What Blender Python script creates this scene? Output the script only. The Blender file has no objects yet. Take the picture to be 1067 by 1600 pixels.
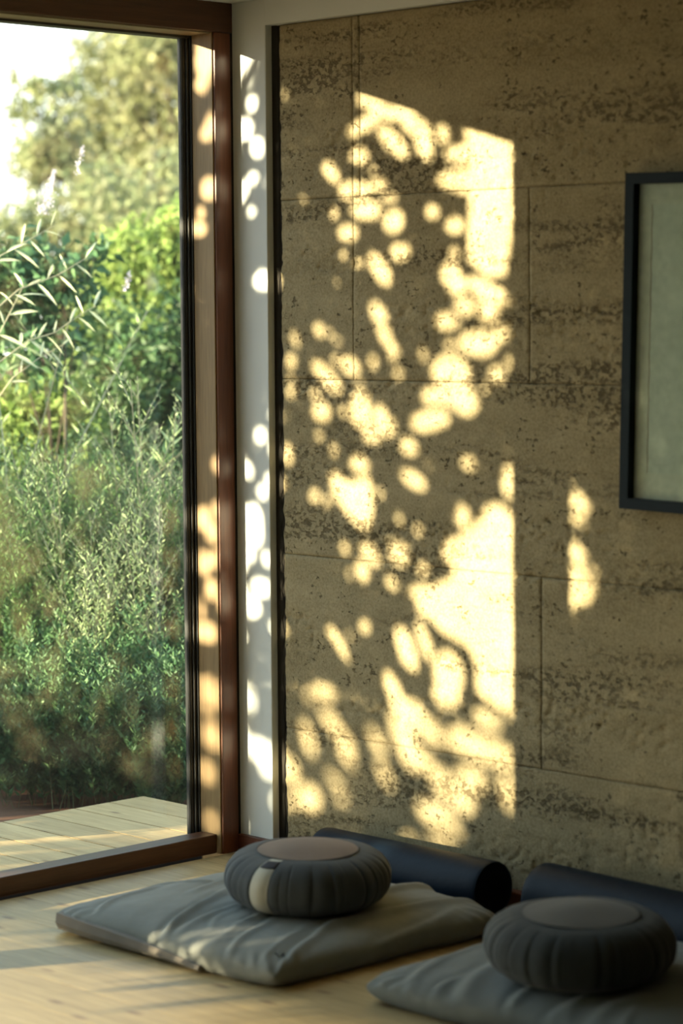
import bpy, math, random
import numpy as np
from mathutils import Vector, Matrix

rng = np.random.default_rng(7)
random.seed(7)
S = bpy.context.scene
COL = S.collection
PI = math.pi

# ------------------------------------------------------------------ camera
F = 3935.2
YAW, PITCH, ROLL = 0.79741169, -0.07898084, -0.0077246
CAM = np.array([4.83525338, -4.34490876, 1.4])
fw = np.array([-math.sin(YAW)*math.cos(PITCH), math.cos(YAW)*math.cos(PITCH), math.sin(PITCH)])
rt = np.array([math.cos(YAW), math.sin(YAW), 0.0])
up = np.cross(rt, fw)
rt, up = rt*math.cos(ROLL)+up*math.sin(ROLL), -rt*math.sin(ROLL)+up*math.cos(ROLL)
cd = bpy.data.cameras.new('camera')
cam = bpy.data.objects.new('camera', cd)
COL.objects.link(cam)
cam.matrix_world = Matrix(((rt[0], up[0], -fw[0], CAM[0]), (rt[1], up[1], -fw[1], CAM[1]),
                           (rt[2], up[2], -fw[2], CAM[2]), (0, 0, 0, 1)))
cd.sensor_fit = 'VERTICAL'
cd.sensor_height = 36; cd.sensor_width = 24
cd.lens = F/1600*36
cd.clip_start = 0.05; cd.clip_end = 300
cd.dof.use_dof = True
cd.dof.focus_distance = 6.8
cd.dof.aperture_fstop = 2.8
S.camera = cam

def ray(px, py): return rt*(px-533.5)/F - up*(py-800)/F + fw
def at(px, py, depth): return CAM + ray(px, py)*depth
def on_y(px, py, y): d = ray(px, py); return CAM + d*((y-CAM[1])/d[1])
def on_z(px, py, z): d = ray(px, py); return CAM + d*((z-CAM[2])/d[2])

# ------------------------------------------------------------------ light
S.view_settings.view_transform = 'Standard'
S.view_settings.look = 'None'
S.view_settings.gamma = 1.0
S.view_settings.use_curve_mapping = False
S.view_settings.exposure = 0.0

SUN_STRENGTH = 40.0
SUN_COLOR = (1.0, 0.83, 0.56)
SKY_STRENGTH = 3.5
SUN_DIR = np.array([0.5, 1.0, -0.15]); SUN_DIR /= np.linalg.norm(SUN_DIR)   # travel of the light
sl = bpy.data.lights.new('sun', 'SUN'); sl.energy = SUN_STRENGTH; sl.color = SUN_COLOR
sl.angle = math.radians(0.53)
so = bpy.data.objects.new('sun', sl); COL.objects.link(so)
so.rotation_mode = 'QUATERNION'
so.rotation_quaternion = Vector(SUN_DIR).to_track_quat('-Z', 'Y')
so.location = (-6, -12, 4)

W = bpy.data.worlds.new('sky'); S.world = W; W.use_nodes = True
wn = W.node_tree; bg = wn.nodes['Background']; bg.inputs['Strength'].default_value = SKY_STRENGTH
tc = wn.nodes.new('ShaderNodeTexCoord'); sx = wn.nodes.new('ShaderNodeSeparateXYZ')
wr = wn.nodes.new('ShaderNodeValToRGB')
wn.links.new(tc.outputs['Generated'], sx.inputs[0]); wn.links.new(sx.outputs['Z'], wr.inputs[0])
wn.links.new(wr.outputs[0], bg.inputs['Color'])
wr.color_ramp.elements[0].position = 0.0; wr.color_ramp.elements[0].color = (0.90, 0.91, 0.84, 1)
wr.color_ramp.elements[1].position = 0.55; wr.color_ramp.elements[1].color = (0.46, 0.64, 0.82, 1)

# ------------------------------------------------------------------ materials
def new_mat(name):
    m = bpy.data.materials.new(name); m.use_nodes = True
    return m, m.node_tree, m.node_tree.nodes['Principled BSDF']

def N(nt, typ, **kw):
    n = nt.nodes.new(typ)
    for k, v in kw.items():
        if k in n.inputs: n.inputs[k].default_value = v
        else: setattr(n, k, v)
    return n

def ramp(nt, fac, stops):
    r = nt.nodes.new('ShaderNodeValToRGB'); el = r.color_ramp.elements
    while len(el) < len(stops): el.new(0.5)
    for e, (p, c) in zip(el, stops):
        e.position = p; e.color = (*c, 1) if len(c) == 3 else c
    nt.links.new(fac, r.inputs[0]); return r.outputs[0]

def coords(nt, scale=(1, 1, 1), rand=False, space='Object'):
    t = nt.nodes.new('ShaderNodeTexCoord'); mp = nt.nodes.new('ShaderNodeMapping')
    mp.inputs['Scale'].default_value = scale
    src = t.outputs[space]
    if rand:
        oi = nt.nodes.new('ShaderNodeObjectInfo')
        mu = N(nt, 'ShaderNodeMath', operation='MULTIPLY'); mu.inputs[1].default_value = 37.0
        nt.links.new(oi.outputs['Random'], mu.inputs[0])
        ad = N(nt, 'ShaderNodeVectorMath', operation='ADD')
        nt.links.new(src, ad.inputs[0]); nt.links.new(mu.outputs[0], ad.inputs[1]); src = ad.outputs[0]
    nt.links.new(src, mp.inputs['Vector']); return mp.outputs[0]

def noise(nt, vec, scale, detail=4, rough=0.6, dist=0.0):
    n = N(nt, 'ShaderNodeTexNoise', Scale=scale, Detail=detail, Roughness=rough, Distortion=dist)
    nt.links.new(vec, n.inputs['Vector']); return n.outputs['Fac']

def mix(nt, fac, a, b, typ='MIX'):
    m = N(nt, 'ShaderNodeMix', data_type='RGBA', blend_type=typ)
    for i, v in ((0, fac), (6, a), (7, b)):
        if hasattr(v, 'is_linked') or hasattr(v, 'links'): nt.links.new(v, m.inputs[i])
        else: m.inputs[i].default_value = v if not isinstance(v, tuple) else (*v, 1)
    return m.outputs[2]

def bump(nt, h, strength, dist, bsdf):
    b = N(nt, 'ShaderNodeBump', Strength=strength, Distance=dist)
    nt.links.new(h, b.inputs['Height']); nt.links.new(b.outputs[0], bsdf.inputs['Normal'])

def m_math(nt, op, a, b):
    n = N(nt, 'ShaderNodeMath', operation=op)
    for i, v in ((0, a), (1, b)):
        if hasattr(v, 'links'): nt.links.new(v, n.inputs[i])
        else: n.inputs[i].default_value = v
    return n.outputs[0]

def wood(name, dark, light, axis, rough=0.5, knots=False, grain=1.0, spec=0.4, bumpd=0.0006):
    m, nt, b = new_mat(name)
    sc = [14, 14, 14]; sc[axis] = 0.9
    v = coords(nt, tuple(sc), rand=True)
    n1 = noise(nt, v, 2.0*grain, 5, 0.6, 0.6)
    v2 = coords(nt, tuple(s*4 for s in sc), rand=True)
    n2 = noise(nt, v2, 3.0*grain, 3, 0.5)
    c = ramp(nt, n1, [(0.3, dark), (0.7, light)])
    c = mix(nt, 0.25, c, ramp(nt, n2, [(0.35, tuple(x*0.6 for x in dark)), (0.65, light)]))
    oi = nt.nodes.new('ShaderNodeObjectInfo')
    br = m_math(nt, 'MULTIPLY_ADD', oi.outputs['Random'], 0.22); br.node.inputs[2].default_value = 0.87
    hs = N(nt, 'ShaderNodeHueSaturation'); nt.links.new(c, hs.inputs['Color']); nt.links.new(br, hs.inputs['Value'])
    c = hs.outputs[0]
    if knots:
        ks = [9.0, 9.0, 9.0]; ks[axis] = 3.4
        kv = coords(nt, tuple(ks), rand=True)
        vo = N(nt, 'ShaderNodeTexVoronoi', Scale=1.0); vo.voronoi_dimensions = '2D'
        nt.links.new(kv, vo.inputs['Vector'])
        k = ramp(nt, vo.outputs['Distance'], [(0.03, (0.75, 0.75, 0.75)), (0.11, (0, 0, 0))])
        hid = noise(nt, coords(nt, (2.1, 2.1, 2.1), rand=True), 1.0, 1)
        k = m_math(nt, 'MULTIPLY', k, ramp(nt, hid, [(0.44, (0, 0, 0)), (0.50, (1, 1, 1))]))
        c = mix(nt, k, c, (0.14, 0.075, 0.035))
    nt.links.new(c, b.inputs['Base Color'])
    b.inputs['Roughness'].default_value = rough
    b.inputs['Specular IOR Level'].default_value = spec
    bump(nt, n2, 0.35, bumpd, b)
    return m

def plain(name, col, rough=0.6, metal=0.0, spec=0.5):
    m, nt, b = new_mat(name)
    v = coords(nt); n = noise(nt, v, 60, 3)
    c = ramp(nt, n, [(0.3, tuple(x*0.88 for x in col)), (0.7, tuple(min(1, x*1.1) for x in col))])
    nt.links.new(c, b.inputs['Base Color'])
    b.inputs['Roughness'].default_value = rough; b.inputs['Metallic'].default_value = metal
    b.inputs['Specular IOR Level'].default_value = spec
    return m

def fabric(name, col, rough=0.9, weave=900, sheen=0.15):
    m, nt, b = new_mat(name)
    v = coords(nt)
    n1 = noise(nt, v, 7, 4); n2 = noise(nt, v, weave, 2)
    c = ramp(nt, n1, [(0.3, tuple(x*0.85 for x in col)), (0.7, tuple(x*1.12 for x in col))])
    c = mix(nt, 0.2, c, ramp(nt, n2, [(0.3, tuple(x*0.6 for x in col)), (0.7, tuple(x*1.4 for x in col))]))
    nt.links.new(c, b.inputs['Base Color'])
    b.inputs['Roughness'].default_value = rough
    b.inputs['Sheen Weight'].default_value = sheen
    b.inputs['Specular IOR Level'].default_value = 0.15
    n3 = noise(nt, v, 45, 4)
    bump(nt, m_math(nt, 'ADD', n3, m_math(nt, 'MULTIPLY', n2, 0.12)), 0.5, 0.002, b)
    return m

def leaf_mat(name, cols, trans=0.4, rough=0.55):
    m, nt, b = new_mat(name)
    g = nt.nodes.new('ShaderNodeNewGeometry')
    c = ramp(nt, g.outputs['Random Per Island'], [(i/(len(cols)-1), c) for i, c in enumerate(cols)])
    v = coords(nt); n = noise(nt, v, 1.7, 2)
    c = mix(nt, 0.5, c, mix(nt, 1.0, c, ramp(nt, n, [(0.35, (0.45, 0.5, 0.45)), (0.65, (1.5, 1.5, 1.2))]), 'MULTIPLY'))
    nt.links.new(c, b.inputs['Base Color']); b.inputs['Roughness'].default_value = rough
    b.inputs['Specular IOR Level'].default_value = 0.3
    tr = nt.nodes.new('ShaderNodeBsdfTranslucent'); nt.links.new(c, tr.inputs['Color'])
    ms = N(nt, 'ShaderNodeMixShader'); ms.inputs[0].default_value = trans
    nt.links.new(b.outputs[0], ms.inputs[1]); nt.links.new(tr.outputs[0], ms.inputs[2])
    nt.links.new(ms.outputs[0], nt.nodes['Material Output'].inputs['Surface'])
    return m

def earth_mat():
    m, nt, b = new_mat('rammed_earth')
    v = coords(nt)                                   # metres
    st = noise(nt, coords(nt, (1.0, 1.0, 8.0)), 1.6, 5, 0.6, 0.4)     # horizontal strata
    mid = noise(nt, coords(nt, (1.0, 1.0, 2.0)), 9, 5, 0.65)
    fine = noise(nt, v, 160, 3, 0.7)
    c = ramp(nt, st, [(0.30, (0.225, 0.175, 0.090)), (0.50, (0.34, 0.275, 0.155)), (0.70, (0.40, 0.335, 0.205))])
    c = mix(nt, 0.5, c, ramp(nt, mid, [(0.3, (0.22, 0.18, 0.10)), (0.7, (0.43, 0.36, 0.22))]))
    c = mix(nt, 0.35, c, ramp(nt, fine, [(0.35, (0.14, 0.11, 0.06)), (0.65, (0.48, 0.41, 0.26))]))
    # honeycombed bands at the foot of each rammed layer
    band = noise(nt, coords(nt, (0.9, 0.9, 7.5)), 1.35, 3, 0.55, 0.25)
    bm = ramp(nt, band, [(0.50, (0, 0, 0)), (0.62, (1, 1, 1))])
    p1 = noise(nt, coords(nt, (1, 1, 1.5)), 68, 4, 0.62)
    p2 = noise(nt, v, 21, 3, 0.6)
    pit_b = ramp(nt, p1, [(0.49, (0, 0, 0)), (0.60, (1, 1, 1))])
    pit_s = ramp(nt, m_math(nt, 'MULTIPLY', p1, m_math(nt, 'ADD', p2, 0.42)), [(0.605, (0, 0, 0)), (0.67, (1, 1, 1))])
    pits = m_math(nt, 'MAXIMUM', m_math(nt, 'MULTIPLY', bm, pit_b), pit_s)
    c = mix(nt, m_math(nt, 'MULTIPLY', pits, 0.72), c, (0.075, 0.055, 0.028))
    nt.links.new(c, b.inputs['Base Color'])
    b.inputs['Roughness'].default_value = 0.95; b.inputs['Specular IOR Level'].default_value = 0.15
    h = m_math(nt, 'SUBTRACT', m_math(nt, 'MULTIPLY', fine, 0.25), pits)
    bump(nt, m_math(nt, 'ADD', h, mid), 0.8, 0.004, b)
    return m

def plaster_mat(name, col):
    m, nt, b = new_mat(name)
    v = coords(nt); n = noise(nt, v, 22, 5, 0.6); n2 = noise(nt, v, 3, 3)
    c = ramp(nt, n2, [(0.3, tuple(x*0.93 for x in col)), (0.7, col)])
    nt.links.new(c, b.inputs['Base Color']); b.inputs['Roughness'].default_value = 0.9
    b.inputs['Specular IOR Level'].default_value = 0.2
    bump(nt, n, 0.35, 0.002, b); return m

def glass_mat(name, rough, refl=1.0, veil=0.0):
    m, nt, b = new_mat(name); nt.nodes.remove(b)
    t = nt.nodes.new('ShaderNodeBsdfTransparent'); t.inputs[0].default_value = (0.95, 0.97, 0.95, 1)
    g = N(nt, 'ShaderNodeBsdfGlossy', Roughness=rough)
    ge = nt.nodes.new('ShaderNodeNewGeometry')      # Schlick reflectance, the same on both faces of the thin pane
    dt = N(nt, 'ShaderNodeVectorMath', operation='DOT_PRODUCT')
    nt.links.new(ge.outputs['Incoming'], dt.inputs[0]); nt.links.new(ge.outputs['Normal'], dt.inputs[1])
    p5 = m_math(nt, 'POWER', m_math(nt, 'SUBTRACT', 1.0, m_math(nt, 'ABSOLUTE', dt.outputs['Value'], 0.0)), 5.0)
    fm = m_math(nt, 'MULTIPLY', m_math(nt, 'MULTIPLY_ADD', p5, 0.96), refl)
    fm.node.inputs[0].links[0].from_node.inputs[2].default_value = 0.04
    if veil > 0:        # pale scattering film put into the pane as a haze veil
        df = N(nt, 'ShaderNodeBsdfTranslucent'); df.inputs[0].default_value = (0.9, 0.88, 0.8, 1)
        dd = N(nt, 'ShaderNodeBsdfDiffuse'); dd.inputs[0].default_value = (0.9, 0.88, 0.8, 1)
        m0 = N(nt, 'ShaderNodeMixShader'); m0.inputs[0].default_value = 0.5
        nt.links.new(df.outputs[0], m0.inputs[1]); nt.links.new(dd.outputs[0], m0.inputs[2])
        m1 = N(nt, 'ShaderNodeMixShader')
        sp = noise(nt, coords(nt, (1, 1, 1)), 3.0, 5, 0.65)
        nt.links.new(m_math(nt, 'MULTIPLY', ramp(nt, sp, [(0.3, (0.5, 0.5, 0.5)), (0.7, (1, 1, 1))]), veil), m1.inputs[0])
        nt.links.new(t.outputs[0], m1.inputs[1]); nt.links.new(m0.outputs[0], m1.inputs[2]); t = m1
    ms = nt.nodes.new('ShaderNodeMixShader')
    nt.links.new(fm, ms.inputs[0]); nt.links.new(t.outputs[0], ms.inputs[1]); nt.links.new(g.outputs[0], ms.inputs[2])
    nt.links.new(ms.outputs[0], nt.nodes['Material Output'].inputs['Surface']); return m

M = dict(
    earth=earth_mat(),
    plaster=plaster_mat('white_plaster', (0.72, 0.755, 0.75)),
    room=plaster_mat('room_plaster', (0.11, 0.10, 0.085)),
    redwood=wood('red_brown_timber', (0.085, 0.026, 0.012), (0.20, 0.068, 0.030), 2, 0.35, spec=0.5),
    redwood_y=wood('red_brown_timber_rail', (0.055, 0.022, 0.010), (0.125, 0.052, 0.024), 1, 0.4, spec=0.5),
    redwood_x=wood('red_brown_skirting', (0.10, 0.030, 0.015), (0.20, 0.065, 0.03), 0, 0.45),
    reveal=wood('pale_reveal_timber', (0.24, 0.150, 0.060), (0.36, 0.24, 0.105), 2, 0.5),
    pine=wood('pine_floorboard', (0.33, 0.238, 0.110), (0.48, 0.362, 0.180), 0, 0.42, knots=True),
    deck=wood('deck_plank', (0.32, 0.215, 0.092), (0.52, 0.37, 0.17), 0, 0.75, knots=True),
    gasket=plain('black_gasket', (0.045, 0.048, 0.05), 0.5, spec=0.3),
    dark=plain('dark_recess', (0.02, 0.016, 0.011), 0.9),
    bead=plain('pale_bead', (0.25, 0.20, 0.13), 0.5),
    soil=plain('reddish_soil', (0.15, 0.075, 0.045), 0.95, spec=0.1),
    cover=fabric('slate_linen', (0.215, 0.222, 0.200)),
    cover2=fabric('slate_linen_deeper', (0.165, 0.180, 0.172)),
    flap=fabric('taupe_gusset', (0.19, 0.165, 0.135)),
    zside=fabric('slate_cotton', (0.062, 0.070, 0.075)),
    ztop=fabric('bounce_warmed_cotton', (0.20, 0.145, 0.110)),  # top panel tinted as if warmed by light bounced off the wall
    ztop2=fabric('grey_bounce_lit_cotton', (0.125, 0.118, 0.105)),  # top colour lighter and warmer than the side, bounced light painted in
    zside2=fabric('charcoal_cotton', (0.045, 0.051, 0.053)),
    cream=fabric('cream_cotton', (0.42, 0.41, 0.34)),
    label=plain('woven_black_label', (0.015, 0.013, 0.02), 0.8),
    labelink=plain('label_thread', (0.10, 0.085, 0.10), 0.8),
    navy=fabric('navy_cover', (0.0035, 0.0110, 0.0235), 0.55, 400, 0.0),
    navyend=fabric('navy_end_panel', (0.005, 0.007, 0.012), 0.8, 400, 0.0),
    frame=plain('blue_black_frame', (0.008, 0.017, 0.024), 0.6, spec=0.15),
    mat=plain('pale_green_mat_board', (0.50, 0.55, 0.43), 0.8),
    paper=plain('pale_paper_sheet', (0.47, 0.54, 0.44), 0.85),
    edge=plain('torn_paper_edge', (0.20, 0.15, 0.10), 0.9),
    glass=glass_mat('window_glass', 0.03, 0.95, 0.010),
    pglass=glass_mat('picture_glass', 0.35, 0.5),
    bark=plain('bark', (0.06, 0.048, 0.032), 0.95),
    stem=plain('green_stem', (0.10, 0.12, 0.05), 0.7),
    palestem=plain('pale_stem', (0.30, 0.28, 0.17), 0.7),
    olive=leaf_mat('olive_leaf', [(0.14, 0.16, 0.075), (0.22, 0.24, 0.13), (0.30, 0.29, 0.18)]),
    haze=leaf_mat('pale_leaf', [(0.16, 0.20, 0.10), (0.25, 0.28, 0.15), (0.22, 0.22, 0.14)]),
    lime=leaf_mat('lime_leaf', [(0.14, 0.22, 0.055), (0.22, 0.31, 0.09), (0.29, 0.36, 0.13)], 0.4),
    deep=leaf_mat('deep_green_leaf', [(0.020, 0.050, 0.022), (0.035, 0.080, 0.03), (0.06, 0.12, 0.045)], 0.25),
    blueg=leaf_mat('blue_green_leaf', [(0.030, 0.080, 0.038), (0.055, 0.130, 0.058), (0.10, 0.19, 0.085)], 0.25),
    sage=leaf_mat('sage_leaf', [(0.018, 0.058, 0.020), (0.042, 0.110, 0.034), (0.10, 0.20, 0.06)], 0.3),
    sagehi=leaf_mat('silver_sage_leaf', [(0.14, 0.23, 0.10), (0.24, 0.33, 0.16), (0.36, 0.44, 0.26)], 0.35),
    silver=leaf_mat('silver_long_leaf', [(0.34, 0.40, 0.26), (0.50, 0.54, 0.38), (0.60, 0.62, 0.47)], 0.3),
    flower=leaf_mat('lilac_floret', [(0.42, 0.38, 0.50), (0.52, 0.48, 0.58)], 0.3),
    seed=leaf_mat('pale_seed', [(0.55, 0.52, 0.33), (0.65, 0.62, 0.42)], 0.3),
)

# ------------------------------------------------------------------ helpers
def tag(o, label=None, cat=None, group=None, kind=None):
    if label: o['label'] = label
    if cat: o['category'] = cat
    if group: o['group'] = group
    if kind: o['kind'] = kind
    return o

def empty(name, loc=(0, 0, 0), rz=0.0, parent=None):
    o = bpy.data.objects.new(name, None); COL.objects.link(o)
    o.empty_display_size = 0.05; o.location = loc; o.rotation_euler = (0, 0, rz)
    if parent: o.parent = parent
    return o

def obj(name, verts, faces, mat, parent=None, smooth=False, loc=None):
    me = bpy.data.meshes.new(name)
    verts = np.asarray(verts, dtype=np.float64)
    if isinstance(faces, np.ndarray):
        nf, k = faces.shape
        me.vertices.add(len(verts)); me.vertices.foreach_set('co', verts.ravel().astype(np.float32))
        me.loops.add(nf*k); me.loops.foreach_set('vertex_index', faces.ravel().astype(np.int32))
        me.polygons.add(nf); me.polygons.foreach_set('loop_start', np.arange(0, nf*k, k, dtype=np.int32))
        me.update(calc_edges=True)
    else:
        me.from_pydata([tuple(v) for v in verts], [], faces)
    me.materials.append(mat)
    if smooth: me.polygons.foreach_set('use_smooth', [True]*len(me.polygons))
    me.update()
    o = bpy.data.objects.new(name, me); COL.objects.link(o)
    if parent: o.parent = parent
    if loc is not None: o.location = loc
    return o

BOXF = [(0, 3, 2, 1), (4, 5, 6, 7), (0, 1, 5, 4), (1, 2, 6, 5), (2, 3, 7, 6), (3, 0, 4, 7)]
class MB:
    """collects boxes / tubes into one mesh"""
    def __init__(s): s.v = []; s.f = []
    def add(s, v, f):
        n = len(s.v); s.v += [tuple(map(float, p)) for p in v]; s.f += [tuple(int(i)+n for i in q) for q in f]; return s
    def box(s, x0, x1, y0, y1, z0, z1, bev=0.0):
        x0, x1 = sorted((x0, x1)); y0, y1 = sorted((y0, y1)); z0, z1 = sorted((z0, z1))
        if bev <= 0:
            return s.add([(x0, y0, z0), (x1, y0, z0), (x1, y1, z0), (x0, y1, z0), (x0, y0, z1), (x1, y0, z1), (x1, y1, z1), (x0, y1, z1)], BOXF)
        import bmesh
        bm = bmesh.new(); bmesh.ops.create_cube(bm, size=1.0)
        for v in bm.verts:
            v.co = ((x0+x1)/2+v.co.x*(x1-x0), (y0+y1)/2+v.co.y*(y1-y0), (z0+z1)/2+v.co.z*(z1-z0))
        bmesh.ops.bevel(bm, geom=list(bm.edges), offset=bev, segments=2, affect='EDGES', profile=0.6)
        bm.verts.index_update()
        s.add([v.co[:] for v in bm.verts], [[v.index for v in f.verts] for f in bm.faces]); bm.free(); return s
    def tube(s, pts, rad, n=6):
        pts = [Vector(p) for p in pts]; rings = []
        if not hasattr(rad, '__len__'): rad = [rad]*len(pts)
        base = len(s.v)
        for i, p in enumerate(pts):
            d = (pts[min(i+1, len(pts)-1)]-pts[max(i-1, 0)]).normalized()
            a = d.orthogonal().normalized() if i == 0 else (pa - d*pa.dot(d)).normalized()
            pa = a; b = d.cross(a)
            for k in range(n):
                q = p + (a*math.cos(2*PI*k/n)+b*math.sin(2*PI*k/n))*rad[i]; s.v.append(q[:])
        for i in range(len(pts)-1):
            for k in range(n):
                s.f.append((base+i*n+k, base+i*n+(k+1) % n, base+(i+1)*n+(k+1) % n, base+(i+1)*n+k))
        s.f.append(tuple(base+k for k in range(n))[::-1]); s.f.append(tuple(base+(len(pts)-1)*n+k for k in range(n)))
        return s
    def build(s, name, mat, parent=None, smooth=False): return obj(name, s.v, s.f, mat, parent, smooth)

def vhash(ix, iy, seed):
    h = (ix.astype(np.int64)*374761393 + iy.astype(np.int64)*668265263 + seed*982451653) & 0x7fffffff
    h = ((h ^ (h >> 13))*1274126177) & 0x7fffffff
    return ((h ^ (h >> 16)) & 0xffff)/65535.0
def vnoise(x, y, seed=0):
    ix = np.floor(x); iy = np.floor(y); fx = x-ix; fy = y-iy
    fx = fx*fx*(3-2*fx); fy = fy*fy*(3-2*fy)
    a = vhash(ix, iy, seed); b = vhash(ix+1, iy, seed); c = vhash(ix, iy+1, seed); d = vhash(ix+1, iy+1, seed)
    return (a*(1-fx)+b*fx)*(1-fy)+(c*(1-fx)+d*fx)*fy
def fbm(x, y, seed=0, o=4):
    r = 0; a = 0.5
    for i in range(o): r = r+a*vnoise(x*2**i, y*2**i, seed+i*17); a *= 0.5
    return r

# ------------------------------------------------------------------ structure
CEIL = 2.187
XR, YB = 5.7, -5.6
YE = 0.02          # face of the rammed earth
# ceiling, floor, far walls
tag(MB().box(-0.16, XR+0.15, YB-0.15, 0.30, CEIL, CEIL+0.15).build('ceiling', M['plaster']), kind='structure')
fl = tag(MB().box(-0.02, XR, YB, 0.0, -0.20, -0.022).build('floor', M['dark']), kind='structure')
bw = 0.142; y = -0.004; i = 0
cache = {}
while y-bw > YB:
    cut = 2.15 + 1.3*random.random()
    for (a, b_) in ((0.0, cut), (cut, XR)):
        MB().box(a+0.0007, b_-0.0007, y-bw+0.0005, y-0.0005, -0.022, 0.0).build('floor_board', M['pine'], fl)
    y -= bw; i += 1
tag(MB().box(XR, XR+0.15, YB-0.15, 0.3, -0.2, CEIL).build('wall_right', M['room']), kind='structure')
tag(MB().box(-0.13, XR, YB-0.15, YB, -0.2, CEIL).build('wall_front', M['room']), kind='structure')
tag(MB().box(-0.13, 0.0, YB, -4.30, -0.2, CEIL).build('wall_left', M['plaster']), kind='structure')

# back wall: plaster lining, head band, rammed earth blocks
wb = tag(MB().box(-0.128, XR, 0.065, 0.30, -0.2, CEIL).build('wall_back', M['dark']), kind='structure')
MB().box(-0.003, 0.123, 0.0, 0.066, 0.0, CEIL, 0.003).build('plaster_strip', M['plaster'], wb)
MB().box(0.1225, XR, 0.0, 0.066, 2.122, CEIL).build('plaster_head', M['plaster'], wb)
def relief(x, z):
    big = fbm(x*3.1, z*5.0, 3, 3)-0.45
    band = np.clip((fbm(x*1.1, z*8.5, 11, 3)-0.46)*9, 0, 1)
    rough = fbm(x*55, z*80, 23, 3)
    pit = np.clip((rough-0.50)*7, 0, 1)
    return -0.004*big + 0.0045*pit*(0.12+0.88*band)
def earth_block(x0, x1, z0, z1, step, left_rag=False):
    g = 0.0006
    nx = max(2, int((x1-x0)/step)); nz = max(2, int((z1-z0)/step))
    xs = np.linspace(x0+g, x1-g, nx+1); zs = np.linspace(z0+g, z1-g, nz+1)
    X, Z = np.meshgrid(xs, zs)
    wob = (vnoise(X*9, Z*0+z0*31, 5)-0.5)*0.004
    Y = YE + relief(X, Z)
    # worn, slightly rounded arrises
    e = np.minimum(np.minimum(X-xs[0], xs[-1]-X), np.minimum(Z-zs[0], zs[-1]-Z))
    Y = Y + 0.0022*np.exp(-e/0.002)*(0.1+1.3*vnoise(X*14, Z*14, 9))
    if left_rag:
        d = X-xs[0]
        X = X + np.exp(-d/0.012)*(fbm(Z*30, Z*0, 41, 3)-0.35)*0.018
        Y = Y + 0.010*np.exp(-d/0.008)
    V = np.stack([X, Y, Z], -1).reshape(-1, 3)
    w = nx+1
    a = (np.arange(nz)[:, None]*w+np.arange(nx)[None, :]).ravel()
    Fq = np.stack([a, a+1, a+w+1, a+w], -1)
    # side skirts back to y=0.064
    rim = np.concatenate([np.arange(w), w*(np.arange(1, nz+1))+nx, w*nz+np.arange(nx-1, -1, -1), w*np.arange(nz-1, 0, -1)])
    B = V[rim].copy(); B[:, 1] = 0.064
    n0 = len(V); m = len(rim); k = np.arange(m); k2 = (k+1) % m
    Fs = np.stack([rim[k2], rim[k], n0+k, n0+k2], -1)
    obj('earth_block', np.concatenate([V, B]), np.concatenate([Fq, Fs]), M['earth'], wb, smooth=True)
XV = 1.75
rows = [(0.0, 0.340, []), (0.340, 0.788, [1.022]), (0.788, 1.234, []), (1.234, 1.683, [0.412, 0.987]), (1.683, 2.121, [0.412, 0.437])]
for z0, z1, cuts in rows:
    xs = [0.143]+cuts+[XV]
    for a, b_ in zip(xs[:-1], xs[1:]): earth_block(a, b_, z0, z1, 0.0055, a == 0.143)
    earth_block(XV, XR-0.001, z0, z1, 0.05)
jv, jf = [], []
for k in range(0, 90):
    z = 2.122*k/89; r_ = 0.004*math.sin(k*1.9)+0.003*math.sin(k*4.3)
    jv += [(0.1225, 0.0215, z), (0.142+r_, 0.026, z)]
for k in range(89): jf.append((2*k, 2*k+1, 2*k+3, 2*k+2))
obj('shadow_gap', jv, jf, M['dark'], wb)
MB().box(0.1225, 0.152, 0.028, 0.0635, 0.0, 2.121).build('gap_shade_fill', M['dark'], wb)  # dark strip and block put in for the shade inside the gap
tag(MB().box(0.0, XR, -0.012, 0.018, 0.0, 0.046, 0.002).build('baseboard_back', M['redwood_x']), kind='structure')

# left glazed wall: window_1 between the corner jamb and the near post, window_2 beyond it
GX = -0.108
w1 = tag(empty('window_1'), kind='structure')
HZ = 2.112
MB().box(-0.13, 0.0, -4.30, 0.0, HZ, CEIL, 0.002).build('header_beam', M['redwood_y'], w1)
MB().box(-0.105, -0.012, -4.29, -0.062, HZ-0.004, HZ+0.004).build('header_bead', M['bead'], w1)
MB().box(-0.0825, 0.0, -0.0615, -0.008, 0.0, HZ-0.001, 0.0025).build('corner_jamb', M['redwood'], w1)
MB().box(-0.13, -0.002, -0.009, 0.064, 0.0, HZ-0.001).build('jamb_packing', M['dark'], w1)
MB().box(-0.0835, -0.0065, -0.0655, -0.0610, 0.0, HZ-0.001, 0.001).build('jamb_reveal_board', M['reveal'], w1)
# black glazing profile with ridges (vertical, then sill and head)
for k, (a, b_, xf) in enumerate(((-0.0610, -0.0675, -0.086), (-0.0695, -0.0755, -0.092), (-0.0770, -0.0825, -0.098), (-0.0838, -0.0880, -0.103))):
    MB().box(-0.1135, xf, b_, a, 0.03, HZ-0.002, 0.0008).build('gasket_ridge', M['gasket'], w1)
MB().box(-0.1135, -0.1005, -0.0865, -0.0085, 0.0, HZ-0.003).build('gasket_back', M['gasket'], w1)
def sill(w, ya, yb):
    MB().box(-0.082, -0.022, ya, yb, 0.0, 0.050, 0.003).build('bottom_rail', M['redwood_y'], w)
    MB().box(-0.128, -0.081, ya, yb, -0.03, 0.034, 0.001).build('bottom_gasket', M['gasket'], w)
    MB().box(-0.100, -0.081, ya, yb, 0.0335, 0.041, 0.001).build('bottom_bead', M['gasket'], w)
    MB().box(-0.128, -0.088, ya, yb, HZ-0.010, HZ-0.002, 0.001).build('head_gasket', M['gasket'], w)
sill(w1, -2.095, -0.0658)
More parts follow.
